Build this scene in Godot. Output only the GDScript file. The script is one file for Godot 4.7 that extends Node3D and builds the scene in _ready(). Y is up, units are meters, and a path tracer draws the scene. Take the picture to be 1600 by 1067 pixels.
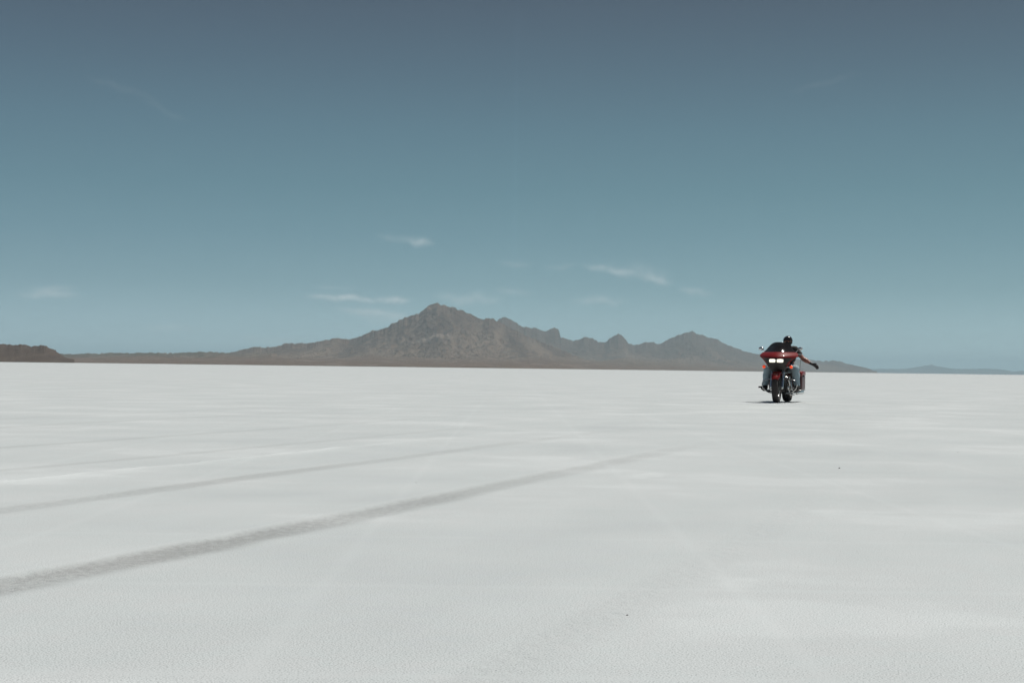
extends Node3D

# Salt flat, a bare mountain on the horizon, a red touring motorcycle ridden towards the viewer. Metres, y up, the camera looks along -z.

const SUN_TOWARDS := Vector3(0.38, 1.0, -0.30)


func _ready() -> void:
	# ---- camera, sky, sun, exposure
	var cam := Camera3D.new()
	cam.name = "camera"
	cam.position = Vector3(0, 0.69, 0)
	cam.rotation = Vector3(deg_to_rad(1.078), 0, 0.0128)
	cam.fov = 27.0
	cam.near = 0.1
	cam.far = 150000.0
	add_child(cam)
	cam.current = true
	var env := Environment.new()
	env.background_mode = Environment.BG_SKY
	env.sky = Sky.new()
	env.sky.sky_material = PanoramaSkyMaterial.new()
	env.sky.sky_material.panorama = make_sky()
	env.background_energy_multiplier = 1.0
	env.tonemap_mode = Environment.TONE_MAPPER_LINEAR
	env.tonemap_exposure = 1.0
	env.sdfgi_enabled = true
	env.ssao_enabled = true
	env.ssil_enabled = true
	env.fog_enabled = true
	env.fog_light_color = Color(0.79, 0.915, 0.96)
	env.fog_density = 0.000036
	var we := WorldEnvironment.new()
	we.name = "environment"
	we.environment = env
	add_child(we)
	var sun := DirectionalLight3D.new()
	sun.name = "sun"
	sun.light_energy = 1.6
	sun.light_color = Color(1.0, 0.98, 0.95)
	sun.light_angular_distance = 0.5
	sun.shadow_enabled = true
	add_child(sun)
	sun.basis = Basis.looking_at(-SUN_TOWARDS.normalized(), Vector3(0, 0, -1))
	# ---- the place
	build_salt()
	build_mountains()
	# ---- the things
	build_pebbles()
	build_motorcycle()
	build_rider()


# ------------------------------------------------------------------ sky

func sky_color(el: float, az: float) -> Color:
	# what clear air looks like at a height above the horizon, in degrees (sRGB); it goes on evenly past the frame
	var at := [0.0, 1.2, 3.2, 5.2, 7.2, 9.6, 12.0, 14.6, 30.0, 90.0]
	var col := [Color8(200, 226, 231), Color8(168, 196, 202), Color8(133, 165, 174), Color8(115, 149, 161), Color8(103, 137, 150), Color8(94, 124, 139), Color8(86, 109, 125), Color8(79, 95, 111), Color8(73, 89, 108), Color8(66, 82, 104)]
	var c: Color = col[9]
	for i in 9:
		if el < at[i + 1]:
			c = col[i].lerp(col[i + 1], clampf((el - at[i]) / (at[i + 1] - at[i]), 0, 1))
			break
	c = c.srgb_to_linear()
	var k := 0.88 + 0.17 * cos(deg_to_rad(az - 51.0))   # the side of the sun is a little brighter
	return Color(c.r * k, c.g * k, c.b * (k * 0.6 + 0.4))


func make_sky() -> ImageTexture:
	var small := Image.create(1024, 512, false, Image.FORMAT_RGBF)
	for y in 512:
		var el := 90.0 - (y + 0.5) * 180.0 / 512.0
		for x in 1024:
			if el < -2.0:
				small.set_pixel(x, y, Color(0.45, 0.5, 0.5))
			else:
				small.set_pixel(x, y, sky_color(maxf(el, 0.0), (x + 0.5) * 360.0 / 1024.0))
	small.resize(4096, 2048, Image.INTERPOLATE_CUBIC)
	# thin cirrus: place in degrees (to the right, up), half length, half thickness, rise along its length, density
	var wisps := [
		[-3.75, 5.02, 0.62, 0.17, -0.09, 0.55], [-4.7, 5.2, 0.9, 0.14, -0.08, 0.22],
		[3.95, 4.02, 1.3, 0.13, -0.19, 0.50], [5.75, 3.65, 0.75, 0.18, -0.17, 0.55], [5.0, 3.95, 1.5, 0.3, -0.15, 0.2], [7.35, 3.16, 0.75, 0.13, -0.05, 0.5],
		[-6.7, 2.72, 1.7, 0.10, -0.04, 0.75], [-4.8, 2.68, 0.75, 0.13, 0.02, 0.65], [-5.6, 2.13, 1.6, 0.13, -0.07, 0.55], [-4.7, 1.9, 1.6, 0.25, -0.02, 0.3],
		[-1.8, 2.75, 1.5, 0.22, -0.02, 0.35], [3.5, 2.75, 1.2, 0.15, -0.03, 0.32], [0.1, 4.2, 0.8, 0.1, -0.12, 0.3], [1.9, 4.1, 0.7, 0.1, 0.1, 0.22], [0.0, 3.1, 0.9, 0.12, -0.05, 0.3],
		[-18.1, 2.6, 1.3, 0.14, -0.02, 0.45], [-18.0, 2.85, 1.0, 0.08, 0.0, 0.3], [-9.5, 1.0, 1.6, 0.16, 0.02, 0.3], [-13.5, 1.4, 1.3, 0.14, 0.0, 0.22],
		[-13.9, 9.85, 1.1, 0.12, -0.38, 0.06], [-15.5, 10.6, 1.6, 0.14, -0.3, 0.06], [12.3, 11.3, 1.6, 0.12, 0.2, 0.06], [-7.2, 3.1, 1.0, 0.07, -0.02, 0.25],
		[26.0, 3.2, 1.8, 0.16, -0.05, 0.4], [-27.0, 3.6, 1.8, 0.15, 0.03, 0.4],
	]
	var n := FastNoiseLite.new()
	n.seed = 11
	n.frequency = 1.0
	n.fractal_octaves = 4
	for w in wisps:
		var reach: float = w[2] * 1.3
		for px in range(int((w[0] - reach) * 4096 / 360), int((w[0] + reach) * 4096 / 360) + 1):
			for py in range(int((90.0 - w[1] - reach * absf(w[4]) - w[3] * 4) * 2048 / 180), int((90.0 - w[1] + reach * absf(w[4]) + w[3] * 4) * 2048 / 180) + 2):
				var a: float = (px + 0.5) * 360.0 / 4096 - w[0]
				var wob: float = n.get_noise_2d(a * 0.9 + w[0] * 7, w[1] * 5) * w[3] * 1.2
				var e: float = 90.0 - (py + 0.5) * 180.0 / 2048 - w[1] - a * w[4] + wob
				var along := clampf(1.0 - pow(absf(a) / w[2], 2.0), 0, 1)
				var across: float = exp(-pow(e / (w[3] * (0.40 + 0.45 * along)), 2.0))
				var torn := clampf(0.75 + 0.9 * n.get_noise_2d(a * 2.6 + w[1] * 31, e * 11.0), 0.1, 1.2)
				var k: float = along * across * torn * w[5] * (1.3 if w[1] < 3.0 else 0.95)
				if k > 0.003:
					var at := Vector2i(posmod(px, 4096), py)
					small.set_pixelv(at, small.get_pixelv(at).lerp(Color(0.56, 0.63, 0.65), clampf(k, 0, 1)))
	return ImageTexture.create_from_image(small)


# ------------------------------------------------------------------ metas

func tag(o: Node, label: String, category: String, kind := "", group := "") -> Node:
	o.set_meta("label", label)
	if kind != "structure":
		o.set_meta("category", category)
	if kind:
		o.set_meta("kind", kind)
	if group:
		o.set_meta("group", group)
	return o


# ------------------------------------------------------------------ ground

func lerp_table(t: Array, x: float) -> float:
	if x <= t[0].x:
		return t[0].y
	for i in t.size() - 1:
		if x < t[i + 1].x:
			return lerpf(t[i].y, t[i + 1].y, (x - t[i].x) / (t[i + 1].x - t[i].x))
	return t[-1].y


func grid_mesh(pos: PackedVector3Array, col: PackedColorArray, rows: int, columns: int) -> ArrayMesh:
	# a sheet of rows x columns points with smooth normals that face upwards
	var nor := PackedVector3Array()
	nor.resize(pos.size())
	for r in rows:
		for c in columns:
			var i := r * columns + c
			var du := pos[mini(r + 1, rows - 1) * columns + c] - pos[maxi(r - 1, 0) * columns + c]
			var dv := pos[r * columns + mini(c + 1, columns - 1)] - pos[r * columns + maxi(c - 1, 0)]
			var m := du.cross(dv)
			nor[i] = (m if m.y > 0 else -m).normalized()
	var idx := PackedInt32Array()
	idx.resize((rows - 1) * (columns - 1) * 6)
	var up := (pos[columns] - pos[0]).cross(pos[1] - pos[0]).y > 0
	var k := 0
	for r in rows - 1:
		for c in columns - 1:
			var a := r * columns + c
			var b := a + 1
			var d := a + columns
			if up:
				idx[k] = a; idx[k + 1] = b; idx[k + 2] = d; idx[k + 3] = b; idx[k + 4] = d + 1; idx[k + 5] = d
			else:
				idx[k] = a; idx[k + 1] = d; idx[k + 2] = b; idx[k + 3] = b; idx[k + 4] = d; idx[k + 5] = d + 1
			k += 6
	var arr := []
	arr.resize(Mesh.ARRAY_MAX)
	arr[Mesh.ARRAY_VERTEX] = pos
	arr[Mesh.ARRAY_NORMAL] = nor
	arr[Mesh.ARRAY_COLOR] = col
	arr[Mesh.ARRAY_INDEX] = idx
	var m := ArrayMesh.new()
	m.add_surface_from_arrays(Mesh.PRIMITIVE_TRIANGLES, arr)
	return m


func noise_texture(sd: int, freq: float, octaves: int, ramp: Array, size := 1024, kind := FastNoiseLite.TYPE_SIMPLEX_SMOOTH) -> NoiseTexture2D:
	var t := NoiseTexture2D.new()
	t.width = size
	t.height = size
	t.seamless = true
	t.noise = FastNoiseLite.new()
	t.noise.seed = sd
	t.noise.noise_type = kind
	t.noise.frequency = freq
	t.noise.fractal_octaves = octaves
	if ramp:
		var g := Gradient.new()
		g.offsets = PackedFloat32Array(ramp.map(func(x): return x[0]))
		g.colors = PackedColorArray(ramp.map(func(x): return x[1]))
		t.color_ramp = g
	return t


func noise(sd: int, freq: float, octaves := 3, ridged := false) -> FastNoiseLite:
	var n := FastNoiseLite.new()
	n.seed = sd
	n.noise_type = FastNoiseLite.TYPE_SIMPLEX_SMOOTH
	n.frequency = freq
	n.fractal_octaves = octaves
	if ridged:
		n.fractal_type = FastNoiseLite.FRACTAL_RIDGED
	return n


func build_salt() -> void:
	# One sheet to the horizon. Its rows and columns follow the old wheel tracks, which run the way the motorcycle comes.
	var du := Vector3(0.3486, 0, -0.9373)   # along the tracks, away from the viewer
	var dn := Vector3(0.9373, 0, 0.3486)    # across them, to the right
	# wheel tracks: place across, half width, depth, how dirty, where it starts to fade, where it is gone
	var tracks := [
		[-3.00, 0.115, 0.012, 1.0, 4.5, 13.8], [-4.57, 0.10, 0.008, 0.55, 7.0, 17.0], [-6.20, 0.08, 0.005, 0.30, 9.0, 20.0], [-7.81, 0.09, 0.005, 0.34, 9.0, 22.0],
		[-10.3, 0.12, 0.004, 0.28, 11.0, 26.0], [-11.8, 0.12, 0.004, 0.24, 12.0, 26.0],
		[0.55, 0.07, 0.004, 0.12, 4.0, 9.0], [-1.15, 0.09, 0.004, 0.10, 3.5, 8.0],
	]
	# patches of fresh white crust: place along and across, half sizes, how much whiter
	var white := [[9.05, -2.43, 0.26, 0.10, 0.10], [6.9, -5.42, 0.6, 0.10, 0.05], [10.4, -5.42, 0.9, 0.10, 0.04], [4.6, -0.9, 0.16, 0.07, 0.05], [12.5, 0.6, 0.9, 0.12, 0.06]]
	var us := PackedFloat64Array()
	var u := -20000.0
	while u < -1.0:
		us.append(u)
		u *= 0.6
	u = -1.0
	while u < 2.0:
		us.append(u)
		u += 0.2
	while u < 54000.0:
		us.append(u)
		u += clampf(u * u * 0.0008, 0.012, u * 0.12)
	var ns := PackedFloat64Array()
	var v := -34000.0
	while v < -14.0:
		ns.append(v)
		v *= 0.88
	v = -14.0
	while v < 2.0:
		ns.append(v)
		var near := 9.0
		for t in tracks:
			near = minf(near, maxf(absf(v - t[0]) - t[1] * 1.7, 0.0))
		near = minf(near, maxf(absf(v + 5.49) - 0.15, 0.0))
		v += clampf(0.013 + near * 0.25, 0.013, 0.06) * (1.0 if v > -8.0 else 1.8)
	while v < 26000.0:
		ns.append(v)
		v += maxf(0.1, v * 0.14 - 0.2)
	var broad := noise(3, 0.35, 3)
	var fine := noise(4, 2.2, 3)
	var grit := noise(5, 21.0, 2)
	var edge := noise(6, 0.8, 3)
	var wide := noise(7, 0.02, 3)
	var rows := us.size()
	var columns := ns.size()
	var pos := PackedVector3Array()
	var col := PackedColorArray()
	pos.resize(rows * columns)
	col.resize(rows * columns)
	var salt := Color(0.508, 0.537, 0.541)
	var dirt := Color(0.328, 0.340, 0.338)
	for r in rows:
		u = us[r]
		var near_u := u > -1.0 and u < 60.0
		for c in columns:
			v = ns[c]
			var h := 0.0
			var dark := 0.0
			var tone := 1.0
			var i := r * columns + c
			if near_u and absf(v) < 40.0:
				var b := broad.get_noise_2d(u * 0.35, v)        # wind-drawn swells, long along the tracks
				var f := fine.get_noise_2d(u * 0.2, v * 0.8)
				var amount := clampf(1.0 - (u - 30.0) / 30.0, 0, 1)
				h += (b * 0.006 + f * 0.0020) * amount
				tone += b * 0.022 + f * 0.026
				if absf(v) < 13.0:
					var wob := edge.get_noise_1d(u * 0.35) * 0.03
					var ragged := edge.get_noise_2d(u * 2.0, 9.0 + v * 0.3) * 0.03
					for t in tracks:
						var d: float = absf(v + wob - t[0])
						if d < t[1] * 2.2:
							var keep: float = t[3] * clampf(1.0 - (u - t[4]) / (t[5] - t[4]), 0, 1)
							if keep > 0.0:
								var g := grit.get_noise_2d(u, v)
								var inside: float = 1.0 - smoothstep(t[1] * (0.5 if v + wob < t[0] else 0.2), t[1] * (1.2 if v + wob < t[0] else 1.9), d + ragged * t[1] * 9.0)
								var lip: float = exp(-pow((d - t[1] * 1.35) / (t[1] * 0.3), 2.0))
								h += -inside * t[2] * minf(1.0, keep * 1.3) + lip * t[2] * 0.10 + g * 0.0025 * inside
								dark = maxf(dark, inside * keep * clampf(0.78 + 0.42 * g * clampf((9.0 - u) / 3.0, 0.25, 1.0) + f * 0.4, 0.15, 1.25))
								if inside > 0.5 and g < -0.62:
									dark += 0.5 * keep
					# a broken lip of crust, its far side a hand lower
					var e := -5.49 + edge.get_noise_1d(u * 1.3 + 40.0) * 0.10 + edge.get_noise_1d(u * 6.0) * 0.02
					var near_lip := exp(-pow((v - e) / 0.05, 2.0)) * clampf((16.0 - u) / 6.0, 0, 1)
					h += (near_lip * 0.010 + (0.010 if v > e else 0.0)) * clampf((16.0 - u) / 6.0, 0, 1) * clampf((v + 7.1) / 1.0, 0, 1) * clampf((-4.72 - v) / 0.6, 0, 1)
					tone += (near_lip * 0.03 + 0.05 * smoothstep(-0.02, 0.03, v - e) * (1.0 - smoothstep(0.08, 0.34, v - e + f * 0.15)) * clampf(0.35 + 2.0 * edge.get_noise_1d(u * 0.9 + 200.0) + f, 0, 1)) * clampf((20.0 - u) / 8.0, 0, 1)
			else:
				tone += wide.get_noise_2d(u * 0.5, v) * 0.018 if absf(u) < 3000.0 and absf(v) < 3000.0 else 0.0
			for w in white:
				var q := pow((u - w[0]) / w[2], 2.0) + pow((v - w[1]) / w[3], 2.0)
				if q < 3.0:
					tone += w[4] * (1.0 - smoothstep(0.5, 1.6, q + edge.get_noise_2d(u * 5.0, v * 9.0) * 1.2))
			pos[i] = du * u + dn * v + Vector3(0, h, 0)
			var k := salt.lerp(dirt, clampf(dark, 0, 1))
			col[i] = k * tone
	var m := StandardMaterial3D.new()
	m.resource_name = "salt"
	m.vertex_color_use_as_albedo = true
	m.roughness = 0.92
	m.metallic_specular = 0.3
	m.uv1_triplanar = true
	m.uv1_world_triplanar = true
	m.uv1_scale = Vector3.ONE / 1.3
	m.albedo_texture = noise_texture(21, 0.2, 4, [[0.0, Color8(130, 131, 131)], [0.22, Color8(190, 191, 191)], [0.38, Color8(233, 234, 234)], [0.55, Color8(244, 244, 244)], [0.8, Color8(252, 252, 252)], [1.0, Color8(255, 255, 255)]])
	m.heightmap_enabled = true
	m.heightmap_scale = 0.07
	m.heightmap_texture = noise_texture(22, 0.14, 4, [])
	m.uv2_triplanar = true
	m.uv2_world_triplanar = true
	m.uv2_scale = Vector3(1.0 / 29.0, 1.0, 1.0 / 23.0)
	m.detail_enabled = true
	m.detail_uv_layer = BaseMaterial3D.DETAIL_UV_2
	m.detail_blend_mode = BaseMaterial3D.BLEND_MODE_MUL
	m.detail_albedo = noise_texture(23, 0.012, 6, [[0.0, Color8(238, 239, 240)], [0.4, Color8(245, 246, 246)], [0.64, Color8(249, 249, 249)], [0.74, Color8(255, 255, 255)], [1.0, Color8(255, 255, 255)]])
	var o := MeshInstance3D.new()
	o.name = "salt_flat"
	o.mesh = grid_mesh(pos, col, rows, columns)
	o.material_override = m
	add_child(o)
	tag(o, "flat white salt crust with faint wheel tracks reaching to the mountains", "ground", "structure")


func build_pebbles() -> void:
	var rng := RandomNumberGenerator.new()
	rng.seed = 5
	var m := StandardMaterial3D.new()
	m.resource_name = "dark stone"
	m.albedo_color = Color(0.18, 0.17, 0.165).linear_to_srgb()
	m.albedo_texture = noise_texture(31, 0.05, 4, [[0.0, Color8(150, 150, 150)], [1.0, Color8(255, 255, 255)]], 128)
	m.uv1_triplanar = true
	m.uv1_scale = Vector3.ONE * 20.0
	m.roughness = 0.9
	# where, how long
	var spots := [
		[Vector3(2.37, 0, -10.25), 0.013, "dark pebble lying alone on the salt below the motorcycle, right of centre"],
		[Vector3(-0.56, 0, -8.47), 0.009, "tiny dark pebble on the salt between two wheel tracks, left of centre"],
		[Vector3(3.95, 0, -12.56), 0.011, "tiny dark pebble on the salt at the far right, beyond the larger pebble"],
		[Vector3(0.333, 0, -4.0), 0.008, "flat grey chip of stone on the salt nearest the viewer"],
	]
	for s in spots:
		var st := SurfaceTool.new()
		st.begin(Mesh.PRIMITIVE_TRIANGLES)
		var sp := SphereMesh.new()
		sp.radius = 0.5
		sp.height = 1.0
		sp.radial_segments = 10
		sp.rings = 6
		var arr := sp.get_mesh_arrays()
		var ver: PackedVector3Array = arr[Mesh.ARRAY_VERTEX]
		var n := noise(int(s[1] * 10000), 1.3, 2)
		for i in ver.size():
			ver[i] *= (1.0 + 0.55 * n.get_noise_3dv(ver[i] * 1.0))
			ver[i] = Vector3(ver[i].x, maxf(ver[i].y * 0.6, -0.22), ver[i].z * 0.7) * s[1]
		arr[Mesh.ARRAY_VERTEX] = ver
		var am := ArrayMesh.new()
		am.add_surface_from_arrays(Mesh.PRIMITIVE_TRIANGLES, arr)
		st.create_from(am, 0)
		st.generate_normals()
		var o := MeshInstance3D.new()
		o.name = "pebble"
		o.mesh = st.commit()
		o.material_override = m
		o.position = s[0] + Vector3(0, s[1] * 0.2, 0)
		o.rotation.y = rng.randf() * TAU
		add_child(o, true)
		tag(o, s[2], "pebble", "", "stray pebbles on the salt")


# ------------------------------------------------------------------ mountains

func rock(called: String, tile: float) -> StandardMaterial3D:
	var m := StandardMaterial3D.new()
	m.resource_name = called
	m.vertex_color_use_as_albedo = true
	m.roughness = 0.95
	m.metallic_specular = 0.2
	m.uv1_triplanar = true
	m.uv1_world_triplanar = true
	m.uv1_scale = Vector3.ONE / tile
	m.albedo_texture = rock_grain
	m.heightmap_enabled = true
	m.heightmap_scale = tile * 5.0
	m.heightmap_texture = rock_relief
	return m


var rock_grain: NoiseTexture2D
var rock_relief: NoiseTexture2D


func build_range(called: String, label: String, skyline: Array, near: float, crest: Callable, far: float, step_az: float, deep: int, fan: float, carve: float, spur: float, tint: Callable, sd: int, tile: float, opens := 0.0) -> void:
	# a body of rock from its foot (near) over its crest to its far foot, cut by gullies; skyline: (degrees to the right, degrees up) of its crest
	var a0: float = skyline[0].x
	var a1: float = skyline[-1].x
	var columns := int((a1 - a0) / step_az) + 1
	var rows := deep
	var spurs := noise(sd, 1.0 / spur, 5, true)
	var rough := noise(sd + 1, 1.0 / (spur * 0.16), 4)
	var warp := noise(sd + 2, 1.0 / (spur * 1.6), 3)
	var crag := noise(sd + 4, 0.35, 4)
	var tones := noise(sd + 3, 1.0 / (spur * 0.6), 4)
	var pos := PackedVector3Array()
	var col := PackedColorArray()
	pos.resize(rows * columns)
	col.resize(rows * columns)
	for c in columns:
		var az := minf(a0 + c * step_az, a1)
		var el := lerp_table(skyline, az)
		var jag := 1.0 + (crag.get_noise_1d(az * 14.0) * 0.055 + crag.get_noise_1d(az * 45.0 + 31.0) * 0.03 + crag.get_noise_1d(az * 3.0 + 77.0) * 0.03) * clampf(el / 0.5, 0, 1) / maxf(el, 0.1)
		var dc: float = crest.call(az) + warp.get_noise_1d(az * 400.0) * (far - near) * 0.06
		var soft := 0.0   # lower down the slope the crags of the crest run out into broad flanks
		for q in [-1.0, -0.6, -0.25, 0.25, 0.6, 1.0]:
			soft += lerp_table(skyline, az + q) / 6.0
		var crest_top := tan(deg_to_rad(el)) * dc
		var flank_top := tan(deg_to_rad(soft)) * dc
		var foot := near + maxf(az, 0.0) * opens
		var dir := Vector3(sin(deg_to_rad(az)), 0, -cos(deg_to_rad(az)))
		for r in rows:
			var t := r / float(rows - 1)
			# three quarters of the rows on the side that is seen
			var d: float = lerpf(foot, dc, t / 0.78) if t < 0.78 else lerpf(dc, far + maxf(az, 0.0) * opens, (t - 0.78) / 0.22)
			var s := (d - foot) / (dc - foot) if d <= dc else (far + maxf(az, 0.0) * opens - d) / (far + maxf(az, 0.0) * opens - dc)
			s = clampf(s, 0, 1)
			var p := dir * d
			var top := lerpf(flank_top, crest_top, smoothstep(0.55, 0.93, s))
			var base := lerpf(pow(s, 2.6), s * s * (3 - 2 * s), 0.35) if fan > 0.5 else pow(s, 0.85)
			var wx := p.x + warp.get_noise_2d(p.x, p.z) * spur * 0.55
			var wz := p.z * 0.42 + warp.get_noise_2d(p.z, p.x) * spur * 0.55
			var g := 0.5 - 0.5 * spurs.get_noise_2d(wx, wz)         # 0 on a spur, 1 in a gully
			var f := rough.get_noise_2d(p.x, p.z)
			var cut := carve * g * sin(PI * pow(s, 0.8)) * (1.0 if s < 0.985 else 0.6)
			var h := top * base * (1.0 - cut) + top * f * s * (1.15 - s) * (0.20 if fan > 0.5 else 0.12)
			if s > 0.9 and d <= dc:
				h = minf(h, tan(deg_to_rad(el)) * d)
			h *= lerpf(1.0, jag, smoothstep(0.8, 1.0, s))
			h = maxf(h, 0.0) if top > 0 else h
			var i := r * columns + c
			pos[i] = p + Vector3(0, h - 2.0 + 2.0 * minf(1.0, s * 8.0), 0)
			col[i] = tint.call(az, s, g, f, tones.get_noise_2d(p.x * 0.8, p.z * 0.5 + h * 3.0), h)
	var o := MeshInstance3D.new()
	o.name = called
	o.mesh = grid_mesh(pos, col, rows, columns)
	o.material_override = rock(called + " rock", tile)
	add_child(o)
	tag(o, label, "mountain", "structure")


func build_mountains() -> void:
	rock_grain = noise_texture(41, 0.03, 6, [[0.0, Color8(140, 140, 140)], [0.45, Color8(215, 215, 215)], [1.0, Color8(255, 255, 255)]])
	rock_relief = noise_texture(42, 0.02, 6, [])
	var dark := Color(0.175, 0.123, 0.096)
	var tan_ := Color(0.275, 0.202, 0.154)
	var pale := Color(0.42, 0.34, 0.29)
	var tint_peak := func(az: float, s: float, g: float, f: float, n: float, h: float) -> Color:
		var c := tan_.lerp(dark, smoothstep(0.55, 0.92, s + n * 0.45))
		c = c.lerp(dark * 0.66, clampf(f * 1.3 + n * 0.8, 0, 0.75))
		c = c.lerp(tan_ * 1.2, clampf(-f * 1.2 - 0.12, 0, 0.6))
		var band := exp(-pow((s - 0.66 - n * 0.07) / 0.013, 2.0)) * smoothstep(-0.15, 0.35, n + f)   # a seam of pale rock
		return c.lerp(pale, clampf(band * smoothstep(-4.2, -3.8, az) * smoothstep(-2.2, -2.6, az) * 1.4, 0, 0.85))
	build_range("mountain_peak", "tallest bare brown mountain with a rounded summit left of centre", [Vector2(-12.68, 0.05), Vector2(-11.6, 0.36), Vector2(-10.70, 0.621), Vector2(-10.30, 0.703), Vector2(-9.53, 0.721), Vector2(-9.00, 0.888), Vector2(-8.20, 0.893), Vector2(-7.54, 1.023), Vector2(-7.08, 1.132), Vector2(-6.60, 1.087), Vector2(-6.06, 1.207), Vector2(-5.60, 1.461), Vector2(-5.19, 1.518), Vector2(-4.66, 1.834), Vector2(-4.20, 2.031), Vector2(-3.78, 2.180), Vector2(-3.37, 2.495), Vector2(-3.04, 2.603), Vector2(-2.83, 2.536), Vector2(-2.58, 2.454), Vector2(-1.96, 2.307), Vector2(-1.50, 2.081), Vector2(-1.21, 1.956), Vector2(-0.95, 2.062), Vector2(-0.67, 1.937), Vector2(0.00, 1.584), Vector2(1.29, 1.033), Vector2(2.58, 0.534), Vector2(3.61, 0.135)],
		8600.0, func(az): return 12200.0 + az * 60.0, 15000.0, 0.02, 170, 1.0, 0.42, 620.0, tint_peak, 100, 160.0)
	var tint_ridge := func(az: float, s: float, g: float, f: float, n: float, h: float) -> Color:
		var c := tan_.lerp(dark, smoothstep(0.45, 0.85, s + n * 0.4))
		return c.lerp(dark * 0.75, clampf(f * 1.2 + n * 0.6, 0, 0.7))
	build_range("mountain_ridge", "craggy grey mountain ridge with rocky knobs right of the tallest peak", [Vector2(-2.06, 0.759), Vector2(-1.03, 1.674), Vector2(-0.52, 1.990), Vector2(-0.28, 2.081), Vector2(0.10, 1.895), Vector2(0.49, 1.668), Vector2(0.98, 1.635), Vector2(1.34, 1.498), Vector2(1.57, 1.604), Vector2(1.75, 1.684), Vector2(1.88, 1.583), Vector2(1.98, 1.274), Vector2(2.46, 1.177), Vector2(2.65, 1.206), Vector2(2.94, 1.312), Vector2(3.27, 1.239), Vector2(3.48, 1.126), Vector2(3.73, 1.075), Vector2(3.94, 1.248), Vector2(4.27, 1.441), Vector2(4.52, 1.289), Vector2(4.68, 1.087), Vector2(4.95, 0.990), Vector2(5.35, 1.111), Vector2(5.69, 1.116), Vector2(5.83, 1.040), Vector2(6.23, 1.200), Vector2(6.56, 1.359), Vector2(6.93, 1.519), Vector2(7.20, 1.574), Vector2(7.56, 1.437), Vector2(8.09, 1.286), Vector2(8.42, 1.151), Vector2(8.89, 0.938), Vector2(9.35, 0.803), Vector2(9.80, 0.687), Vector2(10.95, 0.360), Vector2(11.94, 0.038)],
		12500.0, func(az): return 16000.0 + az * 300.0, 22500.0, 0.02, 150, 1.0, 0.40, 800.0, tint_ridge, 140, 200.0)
	build_range("mountain_tail", "low grey ridge sloping down to the salt right of the motorcycle", [Vector2(8.20, 0.246), Vector2(9.80, 0.628), Vector2(10.45, 0.611), Vector2(11.20, 0.543), Vector2(12.12, 0.452), Vector2(12.41, 0.431), Vector2(12.76, 0.487), Vector2(13.09, 0.414), Vector2(13.46, 0.316), Vector2(13.85, 0.228), Vector2(14.17, 0.150), Vector2(14.29, 0.051), Vector2(14.44, -0.03)],
		19500.0, func(az): return 22500.0, 25500.0, 0.02, 80, 0.0, 0.35, 600.0, tint_ridge, 180, 200.0)
	build_range("distant_hills", "pale blue hills faint on the horizon at the far right", [Vector2(13.17, -0.017), Vector2(14.29, 0.162), Vector2(15.49, 0.173), Vector2(15.97, 0.252), Vector2(16.45, 0.351), Vector2(16.76, 0.280), Vector2(17.37, 0.193), Vector2(18.58, 0.224), Vector2(19.07, 0.191), Vector2(19.43, 0.121), Vector2(20.26, 0.185), Vector2(21.61, 0.292), Vector2(23.37, 0.237), Vector2(25.29, 0.017)],
		46000.0, func(az): return 50000.0, 54000.0, 0.03, 50, 0.0, 0.35, 1600.0, tint_ridge, 220, 500.0)
	var tint_foot := func(az: float, s: float, g: float, f: float, n: float, h: float) -> Color:
		var c := tan_.lerp(Color(0.215, 0.150, 0.112), clampf(0.5 + n, 0, 1))
		c = c.lerp(Color(0.16, 0.14, 0.105), smoothstep(-8.5, -12.0, az) * smoothstep(0.45, 0.8, s + n * 0.4))
		c = c.lerp(pale, 0.6 * smoothstep(0.22, 0.5, n + f * 0.6))
		return c.lerp(dark * 0.8, clampf(f * 1.3 - n * 0.3 - 0.1, 0, 0.7))
	build_range("foothills", "brown gravel foothills sloping down to the salt below the mountains", [Vector2(-28.77, 0.176), Vector2(-17.37, 0.342), Vector2(-15.49, 0.401), Vector2(-13.27, 0.431), Vector2(-11.99, 0.508), Vector2(-10.5, 0.425), Vector2(-9.6, 0.51), Vector2(-9, 0.279), Vector2(-8.2, 0.347), Vector2(-7.18, 0.279), Vector2(-5.65, 0.496), Vector2(-4.9, 0.384), Vector2(-4.12, 0.434), Vector2(-2.58, 0.341), Vector2(-1.03, 0.508), Vector2(-0.3, 0.372), Vector2(0.52, 0.446), Vector2(1.5, 0.558), Vector2(2.3, 0.484), Vector2(3.61, 0.36), Vector2(4.6, 0.496), Vector2(5.6, 0.384), Vector2(6.67, 0.409), Vector2(8.2, 0.31), Vector2(9.7, 0.211), Vector2(11.45, 0.093), Vector2(12.68, -0.002)],
		6200.0, func(az): return 10300.0 + (az * 600.0 if az > 0.0 else maxf(az, -4.0) * 240.0), 15500.0, 0.022, 110, 0.0, 0.55, 420.0, tint_foot, 260, 140.0, 560.0)
	var tint_left := func(az: float, s: float, g: float, f: float, n: float, h: float) -> Color:
		var c := Color(0.140, 0.100, 0.078).lerp(Color(0.195, 0.148, 0.112), clampf(0.5 - s + n, 0, 1))
		return c.lerp(dark * 0.55, clampf(f * 1.5 + n * 0.4, 0, 0.7))
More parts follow.
